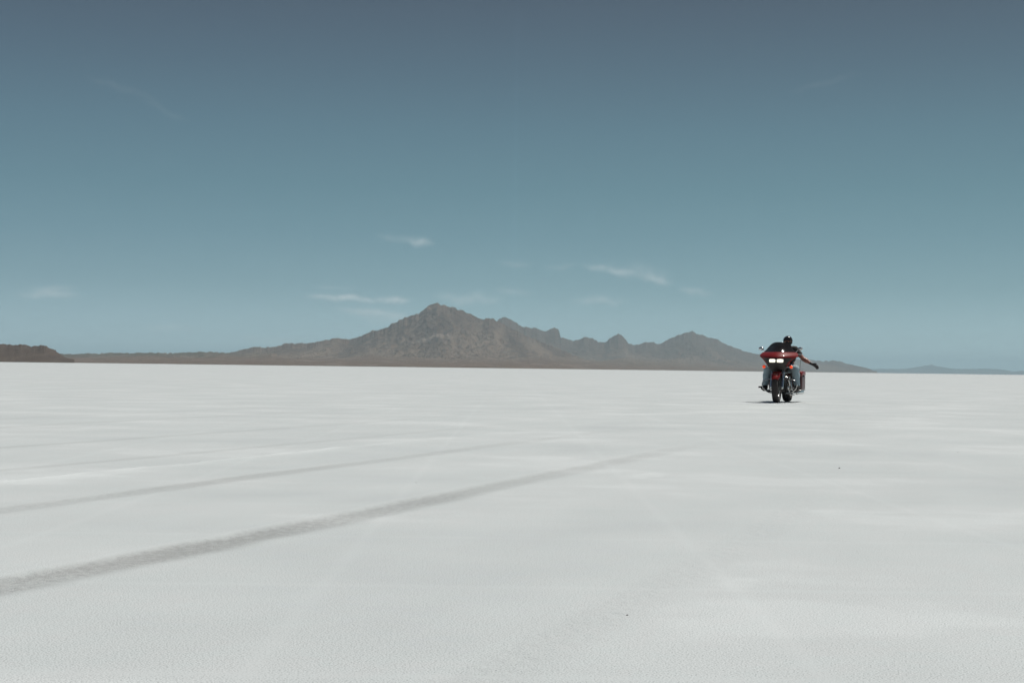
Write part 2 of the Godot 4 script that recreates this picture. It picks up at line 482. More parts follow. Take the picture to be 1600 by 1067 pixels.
	build_range("low_hill", "low dark brown hill at the far left edge of the salt", [Vector2(-28.77, -0.005), Vector2(-26.34, 0.602), Vector2(-23.80, 0.848), Vector2(-21.83, 0.775), Vector2(-19.80, 0.676), Vector2(-19.32, 0.664), Vector2(-18.95, 0.670), Vector2(-18.72, 0.627), Vector2(-18.23, 0.659), Vector2(-17.93, 0.53), Vector2(-17.66, 0.36), Vector2(-17.42, 0.20), Vector2(-17.1, 0.02)],
		3700.0, func(az): return 4500.0, 5400.0, 0.022, 90, 0.0, 0.40, 170.0, tint_left, 300, 90.0)


# ------------------------------------------------------------------ shapes

class Shape:
	var tri := PackedVector3Array()

	func push(p: PackedVector3Array) -> Shape:
		# every piece is closed: turn it so that its front faces run clockwise
		var mid := Vector3.ZERO
		for x in p:
			mid += x
		mid /= maxf(1, p.size())
		var vol := 0.0
		for i in range(0, p.size(), 3):
			vol += (p[i] - mid).dot((p[i + 1] - mid).cross(p[i + 2] - mid))
		if vol > 0.0:
			for i in range(0, p.size(), 3):
				var t := p[i + 1]
				p[i + 1] = p[i + 2]
				p[i + 2] = t
		tri.append_array(p)
		return self

	func skin(rings: Array, capped := true) -> Shape:
		var p := PackedVector3Array()
		var n: int = rings[0].size()
		for r in rings.size() - 1:
			for i in n:
				var j := (i + 1) % n
				p.append_array([rings[r][i], rings[r][j], rings[r + 1][j], rings[r][i], rings[r + 1][j], rings[r + 1][i]])
		if capped:
			for e in [0, rings.size() - 1]:
				var mid := Vector3.ZERO
				for x in rings[e]:
					mid += x
				mid /= n
				for i in n:
					var j := (i + 1) % n
					if e == 0:
						p.append_array([mid, rings[e][j], rings[e][i]])
					else:
						p.append_array([mid, rings[e][i], rings[e][j]])
		return push(p)

	func tube(path: Array, radius: Variant, sides := 8) -> Shape:
		var rings := []
		var ref := Vector3.UP
		if absf((path[1] - path[0]).normalized().dot(ref)) > 0.9:
			ref = Vector3.RIGHT
		for i in path.size():
			var d: Vector3 = ((path[mini(i + 1, path.size() - 1)] - path[maxi(i - 1, 0)]) as Vector3).normalized()
			var s := d.cross(ref).normalized()
			ref = s.cross(d).normalized()
			var rad: float = radius[i] if radius is Array else radius
			var ring := PackedVector3Array()
			for k in sides:
				var a := TAU * k / sides
				ring.append(path[i] + (s * cos(a) + ref * sin(a)) * rad)
			rings.append(ring)
		return skin(rings)

	func smooth_tube(points: Array, radius: float, sides := 8, steps := 6) -> Shape:
		var c := Curve3D.new()
		for i in points.size():
			var t: Vector3 = ((points[mini(i + 1, points.size() - 1)] - points[maxi(i - 1, 0)]) as Vector3) * 0.17
			c.add_point(points[i], -t, t)
		var path := []
		var n := (points.size() - 1) * steps
		for i in n + 1:
			path.append(c.sample(mini(int(float(i) / steps), points.size() - 2), float(i) / steps - mini(int(float(i) / steps), points.size() - 2)))
		return tube(path, radius, sides)

	func lathe(profile: Array, where: Transform3D, seg := 24, ring_shaped := false) -> Shape:
		# profile: (place along the x axis, radius)
		var rings := []
		for q in profile:
			var ring := PackedVector3Array()
			for k in seg:
				var a := TAU * k / seg
				ring.append(where * Vector3(q[0], cos(a) * q[1], sin(a) * q[1]))
			rings.append(ring)
		if ring_shaped:
			rings.append(rings[0])
		return skin(rings, not ring_shaped)

	func ball(c: Vector3, r: Vector3, turn := Basis.IDENTITY, seg := 14) -> Shape:
		var rings := []
		for i in range(1, seg):
			var b := PI * i / seg
			var ring := PackedVector3Array()
			for k in seg + 2:
				var a := TAU * k / (seg + 2)
				ring.append(c + turn * (Vector3(sin(b) * cos(a), cos(b), sin(b) * sin(a)) * r))
			rings.append(ring)
		return skin(rings)

	func box(c: Vector3, size: Vector3, bevel: float, turn := Basis.IDENTITY, taper := Vector2.ONE) -> Shape:
		# a box with chamfered edges, its top scaled by taper
		var h := size * 0.5
		var rings := []
		for lv in [[-h.y, bevel], [-h.y + bevel, 0.0], [h.y - bevel, 0.0], [h.y, bevel]]:
			var k := lerpf(1.0, taper.x, (lv[0] + h.y) / size.y)
			var l := lerpf(1.0, taper.y, (lv[0] + h.y) / size.y)
			var x: float = h.x * k - lv[1]
			var z: float = h.z * l - lv[1]
			var b := bevel
			var ring := PackedVector3Array()
			for q in [[x - b, z], [x, z - b], [x, -z + b], [x - b, -z], [-x + b, -z], [-x, -z + b], [-x, z - b], [-x + b, z]]:
				ring.append(c + turn * Vector3(q[0], lv[0], q[1]))
			rings.append(ring)
		return skin(rings)

	func loft(sections: Array, sides := 20, power := 3.0) -> Shape:
		# sections: [centre, half width (x), half height (y), (optional) power]: rounded oblongs one behind the other along z
		var rings := []
		for s in sections:
			var e: float = s[3] if s.size() > 3 else power
			var ring := PackedVector3Array()
			for k in sides:
				var a := TAU * k / sides
				ring.append(s[0] + Vector3(signf(cos(a)) * pow(absf(cos(a)), 2.0 / e) * s[1], signf(sin(a)) * pow(absf(sin(a)), 2.0 / e) * s[2], 0))
			rings.append(ring)
		return skin(rings)

	func sheet(rows: Array, thick: float) -> Shape:
		# a bent sheet with thickness: rows of points of its outer face
		var n: int = rows[0].size()
		var rings := []
		for r in rows.size():
			var ring := PackedVector3Array()
			ring.append_array(rows[r])
			for i in range(n - 1, -1, -1):
				var du: Vector3 = rows[mini(r + 1, rows.size() - 1)][i] - rows[maxi(r - 1, 0)][i]
				var dv: Vector3 = rows[r][mini(i + 1, n - 1)] - rows[r][maxi(i - 1, 0)]
				var m := du.cross(dv).normalized()
				ring.append(rows[r][i] + m * thick)
			rings.append(ring)
		return skin(rings)

	func mesh(crease := 0.6) -> ArrayMesh:
		var faces := tri.size() / 3
		var fn := PackedVector3Array()
		fn.resize(faces)
		var at := {}
		for f in faces:
			fn[f] = (tri[f * 3 + 2] - tri[f * 3]).cross(tri[f * 3 + 1] - tri[f * 3])
			for k in 3:
				var key := tri[f * 3 + k].snapped(Vector3.ONE * 0.0002)
				if at.has(key):
					at[key].append(f)
				else:
					at[key] = [f]
		var nor := PackedVector3Array()
		nor.resize(tri.size())
		for f in faces:
			var own := fn[f].normalized()
			for k in 3:
				var sum := Vector3.ZERO
				for g in at[tri[f * 3 + k].snapped(Vector3.ONE * 0.0002)]:
					if fn[g].normalized().dot(own) > crease:
						sum += fn[g]
				nor[f * 3 + k] = sum.normalized() if sum.length_squared() > 0 else Vector3.UP
		var arr := []
		arr.resize(Mesh.ARRAY_MAX)
		arr[Mesh.ARRAY_VERTEX] = tri
		arr[Mesh.ARRAY_NORMAL] = nor
		var m := ArrayMesh.new()
		m.add_surface_from_arrays(Mesh.PRIMITIVE_TRIANGLES, arr)
		return m


func part(called: String, s: Shape, mat: Material, parent: Node) -> MeshInstance3D:
	var o := MeshInstance3D.new()
	o.name = called
	o.mesh = s.mesh()
	o.material_override = mat
	parent.add_child(o, true)
	return o


func plain(called: String, c: Color, rough: float, metal := 0.0) -> StandardMaterial3D:
	# c: linear
	var m := StandardMaterial3D.new()
	m.resource_name = called
	m.albedo_color = c.linear_to_srgb()
	m.roughness = rough
	m.metallic = metal
	return m


func grained(m: StandardMaterial3D, tex: Texture2D, per_metre: float) -> StandardMaterial3D:
	m.albedo_texture = tex
	m.uv1_triplanar = true
	m.uv1_scale = Vector3.ONE * per_metre
	return m


# ------------------------------------------------------------------ motorcycle
# Its own axes: z forward, y up, x to its left; the origin is where the front tyre meets the salt.

func bike_place() -> Transform3D:
	return Transform3D(Basis(Vector3.UP, deg_to_rad(-19.2)), Vector3(5.86, 0.0, -31.4))


func wheel(called: String, axle: Vector3, radius: float, wide: float, rim_r: float, rubber: Material, alloy: Material, steel: Material, bike: Node) -> void:
	var x := Transform3D(Basis.IDENTITY, axle)
	var w := wide * 0.5
	var rim := Shape.new()
	rim.lathe([[-w * 0.62, rim_r + 0.012], [-w * 0.68, rim_r + 0.016], [-w * 0.68, rim_r - 0.012], [-w * 0.3, rim_r - 0.03], [w * 0.3, rim_r - 0.03], [w * 0.68, rim_r - 0.012], [w * 0.68, rim_r + 0.016], [w * 0.62, rim_r + 0.012], [w * 0.3, rim_r - 0.012], [-w * 0.3, rim_r - 0.012]], x, 36, true)
	rim.lathe([[-w * 0.8, 0.03], [-w * 0.8, 0.05], [-w * 0.35, 0.055], [w * 0.35, 0.055], [w * 0.8, 0.05], [w * 0.8, 0.03]], x, 20)
	for k in 10:
		var a := TAU * k / 10.0
		var d := Vector3(0, cos(a), sin(a))
		var s := Vector3(0, -sin(a), cos(a))
		rim.tube([axle + d * 0.045 + s * 0.01, axle + d * (rim_r - 0.02) - s * 0.012], [0.014, 0.010], 6)
	var o := part(called, rim, alloy, bike)
	var tyre := Shape.new()
	var prof := []
	for q in [[-0.62, 0.0], [-0.9, 0.18], [-1.0, 0.45], [-0.94, 0.68], [-0.78, 0.85], [-0.52, 0.955], [-0.48, 0.93], [-0.42, 0.93], [-0.38, 0.975], [-0.05, 1.0], [-0.03, 0.97], [0.03, 0.97], [0.05, 1.0], [0.38, 0.975], [0.42, 0.93], [0.48, 0.93], [0.52, 0.955], [0.78, 0.85], [0.94, 0.68], [1.0, 0.45], [0.9, 0.18], [0.62, 0.0]]:
		prof.append([q[0] * w, lerpf(rim_r + 0.006, radius, q[1])])
	tyre.lathe(prof, x, 48, true)
	part("tyre", tyre, rubber, o)
	for s in [-1, 1]:
		var disc := Shape.new()
		disc.lathe([[s * (w * 0.8 + 0.004), 0.075], [s * (w * 0.8 + 0.004), 0.148], [s * (w * 0.8 + 0.009), 0.148], [s * (w * 0.8 + 0.009), 0.075]], x, 32, true)
		part("brake_disc", disc, steel, o)


func bent_rows(levels: Array, t0: float, t1: float, across: int, out := 0.0) -> Array:
	# levels: [height, half width, z in the middle, how far the edge is swept back]
	var rows := []
	for l in levels:
		var row := PackedVector3Array()
		for i in across + 1:
			var t := lerpf(t0, t1, i / float(across))
			row.append(Vector3(l[1] * t, l[0], l[2] - l[3] * pow(absf(t), 1.8) + out))
		rows.append(row)
	return rows


func fender_rows(axle: Vector3, radius: float, half: float, from: float, to: float, drop: float) -> Array:
	var rows := []
	for i in 21:
		var a := deg_to_rad(lerpf(from, to, i / 20.0))
		var end := minf(1.0, minf(i, 20 - i) / 3.0)
		var row := PackedVector3Array()
		for k in 11:
			var t := (k - 5) / 5.0
			var r := radius - drop * pow(absf(t), 2.6)
			row.append(axle + Vector3(half * (0.72 + 0.28 * sqrt(end)) * sin(t * 1.35) / sin(1.35), sin(a) * r, cos(a) * r))
		rows.append(row)
	return rows


func levels_between(table: Array, from: float, to: float, n: int) -> Array:
	var res := []
	for i in n + 1:
		var y := lerpf(from, to, i / float(n))
		for j in table.size() - 1:
			if y <= table[j + 1][0] + 0.0001:
				var k := clampf((y - table[j][0]) / (table[j + 1][0] - table[j][0]), 0, 1)
				res.append([y, lerpf(table[j][1], table[j + 1][1], k), lerpf(table[j][2], table[j + 1][2], k), lerpf(table[j][3], table[j + 1][3], k)])
				break
	return res


func build_motorcycle() -> void:
	var speck := noise_texture(51, 0.06, 4, [[0.0, Color8(190, 190, 190)], [1.0, Color8(255, 255, 255)]], 256)
	var red := grained(plain("red paint", Color(0.225, 0.013, 0.012), 0.45), speck, 6.0)
	red.clearcoat_enabled = true
	red.metallic_specular = 0.2
	red.clearcoat = 0.35
	red.clearcoat_roughness = 0.03
	var black := grained(plain("black paint", Color(0.026, 0.022, 0.020), 0.35), speck, 5.0)
	var matt := grained(plain("black plastic", Color(0.034, 0.027, 0.023), 0.65), speck, 9.0)
	var rubber := grained(plain("dusty rubber", Color(0.058, 0.047, 0.043), 0.88), speck, 8.0)
	var chrome := grained(plain("chrome", Color(0.70, 0.69, 0.67), 0.2, 1.0), speck, 4.0)
	var alloy := grained(plain("dark alloy", Color(0.10, 0.10, 0.10), 0.35, 0.8), speck, 7.0)
	var steel := plain("brake steel", Color(0.40, 0.39, 0.38), 0.3, 1.0)
	var leather := grained(plain("black leather", Color(0.020, 0.018, 0.017), 0.55), speck, 10.0)
	var smoked := plain("smoked screen", Color(0.016, 0.012, 0.010), 0.08)
	smoked.transparency = BaseMaterial3D.TRANSPARENCY_ALPHA
	smoked.albedo_color.a = 0.88
	var lamp := plain("headlight lens", Color(0.9, 0.9, 0.85), 0.2)
	lamp.emission_enabled = true
	lamp.emission = Color(1.0, 0.955, 0.83)
	lamp.emission_energy_multiplier = 1.15
	var amber := plain("amber lens", Color(0.75, 0.13, 0.02), 0.25)
	amber.emission_enabled = true
	amber.emission = Color(1.0, 0.22, 0.06)
	amber.emission_energy_multiplier = 0.55
	var maroon := grained(plain("dark maroon paint", Color(0.085, 0.020, 0.020), 0.45), speck, 6.0)
	maroon.clearcoat_enabled = true
	maroon.metallic_specular = 0.3
	maroon.clearcoat = 0.2
	maroon.clearcoat_roughness = 0.1
	var tail := plain("red lens", Color(0.5, 0.02, 0.015), 0.2)

	var b := Node3D.new()
	b.name = "touring_motorcycle"
	add_child(b)
	b.transform = bike_place()
	tag(b, "red touring motorcycle with lit twin headlights and a wide dark windscreen, ridden across the salt", "motorcycle")
	var front := Vector3(0, 0.335, 0)
	var rear := Vector3(0, 0.330, -1.625)

	wheel("front_wheel", front, 0.335, 0.135, 0.235, rubber, alloy, steel, b)
	wheel("rear_wheel", rear, 0.330, 0.185, 0.215, rubber, alloy, steel, b)
	part("front_fender", Shape.new().sheet(fender_rows(front, 0.368, 0.098, 34, 168, 0.065), 0.006), red, b)
	part("rear_fender", Shape.new().sheet(fender_rows(rear, 0.372, 0.13, 20, 205, 0.05), 0.006), red, b)

	# fork: lowers, sliders, yokes, callipers
	for s in [-1, 1]:
		var f := Shape.new()
		f.tube([Vector3(s * 0.118, 0.315, 0.005), Vector3(s * 0.118, 0.36, -0.005), Vector3(s * 0.118, 0.66, -0.150), Vector3(s * 0.118, 0.67, -0.155)], [0.030, 0.036, 0.034, 0.030], 12)
		f.tube([Vector3(s * 0.118, 0.66, -0.150), Vector3(s * 0.118, 0.98, -0.305)], 0.025, 12)
		f.box(Vector3(s * 0.118, 0.335, 0.0), Vector3(0.05, 0.07, 0.07), 0.012)
		part("fork_leg", f, chrome, b)
		part("brake_calliper", Shape.new().box(Vector3(s * 0.104, 0.40, -0.135), Vector3(0.05, 0.11, 0.07), 0.014, Basis(Vector3.RIGHT, -0.5)), matt, b)
	part("fork_yoke", Shape.new().box(Vector3(0, 0.74, -0.19), Vector3(0.30, 0.045, 0.09), 0.012, Basis(Vector3.RIGHT, 0.45)).tube([Vector3(0, 0.73, -0.185), Vector3(0, 0.98, -0.305)], 0.03, 10).box(Vector3(0, 0.97, -0.30), Vector3(0.30, 0.04, 0.08), 0.012, Basis(Vector3.RIGHT, 0.45)), black, b)

	# fairing, fixed to the frame
	var shell := [[0.755, 0.19, -0.03, 0.10], [0.82, 0.222, 0.035, 0.13], [0.90, 0.275, 0.085, 0.18], [0.97, 0.345, 0.09, 0.27], [1.005, 0.390, 0.075, 0.29], [1.035, 0.432, 0.05, 0.34], [1.075, 0.418, -0.01, 0.33], [1.125, 0.375, -0.10, 0.33]]
	var nose := part("fairing", Shape.new().sheet(bent_rows(levels_between(shell, 0.755, 1.125, 22), -1, 1, 28), 0.008), red, b)
	part("headlight_surround", Shape.new().sheet(bent_rows(levels_between(shell, 0.765, 0.99, 12), -0.88, 0.88, 22, 0.006), 0.012), matt, nose)
	part("chin", Shape.new().sheet(bent_rows([[0.725, 0.155, -0.12, 0.10], [0.74, 0.185, -0.05, 0.10], [0.765, 0.197, -0.012, 0.10], [0.79, 0.21, 0.018, 0.11]], -1, 1, 18), 0.012), matt, nose)
	part("dashboard", Shape.new().loft([[Vector3(0, 0.97, -0.10), 0.20, 0.10], [Vector3(0, 1.0, -0.22), 0.28, 0.11], [Vector3(0, 1.03, -0.36), 0.34, 0.075], [Vector3(0, 1.06, -0.42), 0.30, 0.05]], 20), matt, nose)
	for s in [-1, 1]:
		# each lamp: a chrome rim set into the nose, and a lens of rounded oblong outline
		var c := Vector3(s * 0.083, 0.930, 0.088)
		var turn := Basis(Vector3.UP, s * 0.16)
		var rim := Shape.new().box(c, Vector3(0.160, 0.088, 0.030), 0.012, turn)
		var h := part("headlight", rim, chrome, b)
		var lens := Shape.new()
		var rings := []
		for q in [[0.012, 1.0], [0.020, 0.98], [0.026, 0.86], [0.029, 0.55]]:
			var ring := PackedVector3Array()
			for k in 24:
				var a := TAU * k / 24
				ring.append(c + turn * Vector3(signf(cos(a)) * pow(absf(cos(a)), 0.45) * 0.069 * q[1], signf(sin(a)) * pow(absf(sin(a)), 0.45) * 0.036 * q[1], q[0]))
			rings.append(ring)
		part("headlight_lens", lens.skin(rings), lamp, h)
		var beam := SpotLight3D.new()
		beam.name = "headlight_beam"
		beam.position = c + Vector3(s * 0.006, 0, 0.045)
		beam.rotation = Vector3(deg_to_rad(-4), PI, 0)
		beam.light_color = Color(1.0, 0.955, 0.83)
		beam.light_energy = 0.8
		beam.light_size = 0.05
		beam.spot_angle = 24.0
		beam.spot_range = 60.0
		beam.spot_attenuation = 2.0
		beam.shadow_enabled = true
		b.add_child(beam, true)
		# front turn signals on short stalks
		var t := Vector3(0.012 + s * 0.30, 0.795, -0.03)
		var sig := part("turn_signal", Shape.new().tube([t + Vector3(-s * 0.13, -0.01, -0.05), t + Vector3(0, 0, -0.035)], 0.012, 8).lathe([[-0.045, 0.012], [-0.03, 0.034], [0.0, 0.040], [0.004, 0.036]], Transform3D(Basis(Vector3.UP, -PI / 2), t), 18), chrome, b)
		part("amber_lens", Shape.new().lathe([[0.002, 0.036], [0.014, 0.033], [0.022, 0.022], [0.026, 0.008]], Transform3D(Basis(Vector3.UP, -PI / 2), t), 18), amber, sig)
	var screen := [[1.115, 0.365, -0.085, 0.33], [1.16, 0.322, -0.150, 0.27], [1.205, 0.282, -0.205, 0.22], [1.25, 0.245, -0.250, 0.175], [1.29, 0.205, -0.286, 0.13], [1.32, 0.163, -0.309, 0.09], [1.338, 0.125, -0.322, 0.06], [1.348, 0.075, -0.329, 0.03]]
	part("windscreen", Shape.new().sheet(bent_rows(levels_between(screen, 1.115, 1.348, 20), -1, 1, 22), 0.005), smoked, b)

	# handlebar with grips, levers, mirrors
	var bar := part("handlebar", Shape.new().smooth_tube([Vector3(-0.44, 1.075, -0.60), Vector3(-0.30, 1.085, -0.575), Vector3(-0.18, 1.10, -0.46), Vector3(-0.06, 1.06, -0.38), Vector3(0.06, 1.06, -0.38), Vector3(0.18, 1.10, -0.46), Vector3(0.30, 1.085, -0.575), Vector3(0.44, 1.075, -0.60)], 0.0135, 8), chrome, b)
	for s in [-1, 1]:
		part("grip", Shape.new().tube([Vector3(s * 0.31, 1.084, -0.577), Vector3(s * 0.445, 1.075, -0.601)], 0.019, 12), matt, bar)
		part("lever", Shape.new().smooth_tube([Vector3(s * 0.29, 1.088, -0.555), Vector3(s * 0.36, 1.085, -0.525), Vector3(s * 0.47, 1.075, -0.535)], 0.007, 6), chrome, bar)
		var m := part("mirror", Shape.new().smooth_tube([Vector3(s * 0.30, 1.09, -0.565), Vector3(s * 0.36, 1.15, -0.55), Vector3(s * 0.415, 1.20, -0.54)], 0.008, 6).ball(Vector3(s * 0.435, 1.205, -0.535), Vector3(0.056, 0.040, 0.024), Basis(Vector3.BACK, s * 0.12)), chrome, b)
		part("mirror_glass", Shape.new().ball(Vector3(s * 0.435, 1.205, -0.552), Vector3(0.055, 0.028, 0.006), Basis(Vector3.BACK, s * 0.12)), steel, m)

	# tank, seat, side covers, frame
	part("fuel_tank", Shape.new().loft([[Vector3(0, 0.86, -0.46), 0.05, 0.05], [Vector3(0, 0.875, -0.52), 0.125, 0.10], [Vector3(0, 0.885, -0.64), 0.172, 0.125], [Vector3(0, 0.875, -0.80), 0.175, 0.125], [Vector3(0, 0.845, -0.96), 0.135, 0.10], [Vector3(0, 0.80, -1.06), 0.08, 0.055]], 22, 2.6), red, b)
	part("tank_console", Shape.new().loft([[Vector3(0, 0.985, -0.60), 0.04, 0.012], [Vector3(0, 1.0, -0.68), 0.055, 0.02], [Vector3(0, 0.985, -0.82), 0.055, 0.02], [Vector3(0, 0.93, -0.98), 0.045, 0.015]], 14), black, b)
	part("seat", Shape.new().loft([[Vector3(0, 0.76, -0.98), 0.08, 0.035], [Vector3(0, 0.735, -1.08), 0.15, 0.05], [Vector3(0, 0.715, -1.22), 0.185, 0.05], [Vector3(0, 0.735, -1.36), 0.175, 0.065], [Vector3(0, 0.80, -1.44), 0.15, 0.065], [Vector3(0, 0.80, -1.66), 0.14, 0.05], [Vector3(0, 0.79, -1.76), 0.10, 0.035]], 20, 2.6), leather, b)
	var fr := Shape.new()
	for s in [-1, 1]:
		fr.smooth_tube([Vector3(s * 0.05, 0.93, -0.34), Vector3(s * 0.10, 0.60, -0.47), Vector3(s * 0.13, 0.26, -0.56), Vector3(s * 0.14, 0.20, -0.70), Vector3(s * 0.14, 0.20, -1.15), Vector3(s * 0.13, 0.42, -1.32), Vector3(s * 0.12, 0.68, -1.30)], 0.019, 8)
		fr.smooth_tube([Vector3(s * 0.04, 0.90, -0.36), Vector3(s * 0.07, 0.80, -0.70), Vector3(s * 0.10, 0.70, -1.10), Vector3(s * 0.12, 0.66, -1.70)], 0.018, 8)
		fr.tube([Vector3(s * 0.125, 0.335, -1.14), Vector3(s * 0.135, 0.33, -1.66)], 0.028, 8)
	part("frame", fr, black, b)
	part("oil_cooler", Shape.new().box(Vector3(0, 0.40, -0.50), Vector3(0.17, 0.26, 0.04), 0.01, Basis(Vector3.RIGHT, 0.25)), matt, b)

	# engine: crankcase, two finned cylinders in a vee, covers, horn
	var eng := part("engine", Shape.new().loft([[Vector3(0, 0.34, -0.58), 0.10, 0.10], [Vector3(0, 0.34, -0.62), 0.145, 0.14], [Vector3(0, 0.34, -0.94), 0.15, 0.14], [Vector3(0, 0.33, -1.18), 0.13, 0.12], [Vector3(0, 0.33, -1.24), 0.09, 0.08]], 18, 4.0), alloy, b)
	for s in [-1, 1]:
		var dir := Vector3(0, cos(0.39), s * sin(0.39))
		var base := Vector3(0, 0.45, -0.79 + s * 0.06)
		var x := Transform3D(Basis(dir, Vector3(1, 0, 0), dir.cross(Vector3(1, 0, 0))), base)
		var prof := [[0.0, 0.07]]
		for k in 9:
			prof.append_array([[0.012 + k * 0.019, 0.072], [0.014 + k * 0.019, 0.104], [0.020 + k * 0.019, 0.104], [0.022 + k * 0.019, 0.072]])
		prof.append([0.19, 0.07])
		var cy := part("cylinder", Shape.new().lathe(prof, x, 24), alloy, eng)
		part("rocker_cover", Shape.new().box(base + dir * 0.235, Vector3(0.21, 0.09, 0.17), 0.024, Basis(Vector3(1, 0, 0), dir, Vector3(1, 0, 0).cross(dir))), chrome, eng)
		part("pushrod_tube", Shape.new().tube([Vector3(-0.12, 0.40, -0.79 + s * 0.05), Vector3(-0.10, 0.66, -0.79 + s * 0.14)], 0.012, 8), chrome, eng)
	part("primary_cover", Shape.new().lathe([[0.135, 0.13], [0.185, 0.13], [0.20, 0.11], [0.205, 0.02]], Transform3D(Basis.IDENTITY, Vector3(0, 0.33, -0.76)), 26).lathe([[0.135, 0.15], [0.185, 0.15], [0.20, 0.13], [0.205, 0.02]], Transform3D(Basis.IDENTITY, Vector3(0, 0.34, -1.04)), 26), chrome, eng)
	part("cam_cover", Shape.new().lathe([[-0.135, 0.11], [-0.175, 0.11], [-0.19, 0.09], [-0.195, 0.02]], Transform3D(Basis.IDENTITY, Vector3(0, 0.36, -0.82)), 26), chrome, eng)
	part("air_cleaner", Shape.new().lathe([[-0.09, 0.04], [-0.13, 0.10], [-0.20, 0.10], [-0.215, 0.085], [-0.22, 0.02]], Transform3D(Basis.IDENTITY, Vector3(0, 0.60, -0.76)), 26), black, eng)
	part("horn", Shape.new().lathe([[0.11, 0.03], [0.15, 0.055], [0.185, 0.058], [0.20, 0.04], [0.205, 0.01]], Transform3D(Basis.IDENTITY, Vector3(0, 0.56, -0.72)), 20), chrome, eng)

	# engine guard: one bent chrome loop each side, with a peg
	for s in [-1, 1]:
		var g := part("engine_guard", Shape.new().smooth_tube([Vector3(s * 0.09, 0.515, -0.455), Vector3(s * 0.24, 0.515, -0.44), Vector3(s * 0.345, 0.485, -0.43), Vector3(s * 0.385, 0.40, -0.425), Vector3(s * 0.36, 0.315, -0.43), Vector3(s * 0.26, 0.235, -0.46), Vector3(s * 0.13, 0.205, -0.53)], 0.0155, 10, 8), chrome, b)
		part("highway_peg", Shape.new().tube([Vector3(s * 0.375, 0.345, -0.43), Vector3(s * 0.47, 0.34, -0.43)], 0.020, 10), matt, g)

	# footboards, stand, shifter
	for s in [-1, 1]:
		part("footboard", Shape.new().box(Vector3(s * 0.34, 0.262, -0.74), Vector3(0.13, 0.026, 0.34), 0.010, Basis(Vector3.BACK, s * 0.06)).box(Vector3(s * 0.23, 0.25, -0.74), Vector3(0.14, 0.03, 0.05), 0.008), matt, b)
	part("shift_lever", Shape.new().smooth_tube([Vector3(0.21, 0.30, -0.74), Vector3(0.24, 0.335, -0.64), Vector3(0.25, 0.335, -0.54)], 0.008, 6).tube([Vector3(0.24, 0.335, -0.54), Vector3(0.31, 0.335, -0.54)], 0.012, 8), chrome, b)
	part("kickstand", Shape.new().smooth_tube([Vector3(0.17, 0.19, -0.72), Vector3(0.24, 0.165, -0.90), Vector3(0.25, 0.16, -1.02)], 0.011, 6), chrome, b)

	# exhausts and saddlebags
	for s in [-1, 1]:
		var ex := part("exhaust", Shape.new().smooth_tube([Vector3(s * 0.06, 0.60, -0.66), Vector3(s * 0.17, 0.50, -0.60), Vector3(s * 0.20, 0.30, -0.70), Vector3(s * 0.22, 0.215, -0.98), Vector3(s * 0.265, 0.215, -1.24)], 0.024, 10), chrome, b)
		part("muffler", Shape.new().tube([Vector3(s * 0.262, 0.215, -1.18), Vector3(s * 0.268, 0.215, -1.26), Vector3(s * 0.285, 0.22, -1.98), Vector3(s * 0.287, 0.22, -2.06)], [0.026, 0.046, 0.050, 0.046], 16), chrome, ex)
		var bag := part("saddlebag", Shape.new().loft([[Vector3(s * 0.276, 0.475, -1.285), 0.090, 0.160], [Vector3(s * 0.281, 0.465, -1.31), 0.100, 0.180], [Vector3(s * 0.283, 0.455, -1.50), 0.104, 0.18], [Vector3(s * 0.283, 0.455, -1.80), 0.104, 0.185], [Vector3(s * 0.295, 0.475, -1.93), 0.070, 0.15], [Vector3(s * 0.290, 0.50, -1.965), 0.045, 0.09]], 24, 6.5), maroon, b)
		part("saddlebag_lid", Shape.new().loft([[Vector3(s * 0.279, 0.632, -1.265), 0.088, 0.045], [Vector3(s * 0.284, 0.642, -1.30), 0.105, 0.060], [Vector3(s * 0.285, 0.648, -1.50), 0.110, 0.062], [Vector3(s * 0.285, 0.648, -1.80), 0.110, 0.060], [Vector3(s * 0.297, 0.640, -1.93), 0.075, 0.048], [Vector3(s * 0.292, 0.63, -1.965), 0.05, 0.03]], 20, 3.4), red, bag)
		part("bag_latch", Shape.new().box(Vector3(s * 0.392, 0.60, -1.46), Vector3(0.022, 0.05, 0.07), 0.006), matt, bag)
		part("bag_guard", Shape.new().smooth_tube([Vector3(s * 0.22, 0.30, -1.24), Vector3(s * 0.36, 0.275, -1.25), Vector3(s * 0.42, 0.275, -1.36), Vector3(s * 0.41, 0.275, -1.60)], 0.010, 8), chrome, b)
		part("rear_turn_signal", Shape.new().ball(Vector3(s * 0.20, 0.62, -2.02), Vector3(0.035, 0.03, 0.03)), tail, b)
	part("tail_light", Shape.new().ball(Vector3(0, 0.60, -1.995), Vector3(0.06, 0.045, 0.03)), tail, b)
	part("licence_plate", Shape.new().box(Vector3(0, 0.45, -2.0), Vector3(0.18, 0.11, 0.006), 0.002), steel, b)
	part("antenna", Shape.new().tube([Vector3(0.24, 0.68, -1.90), Vector3(0.25, 0.98, -2.0)], [0.006, 0.003], 6), matt, b)


# ------------------------------------------------------------------ rider

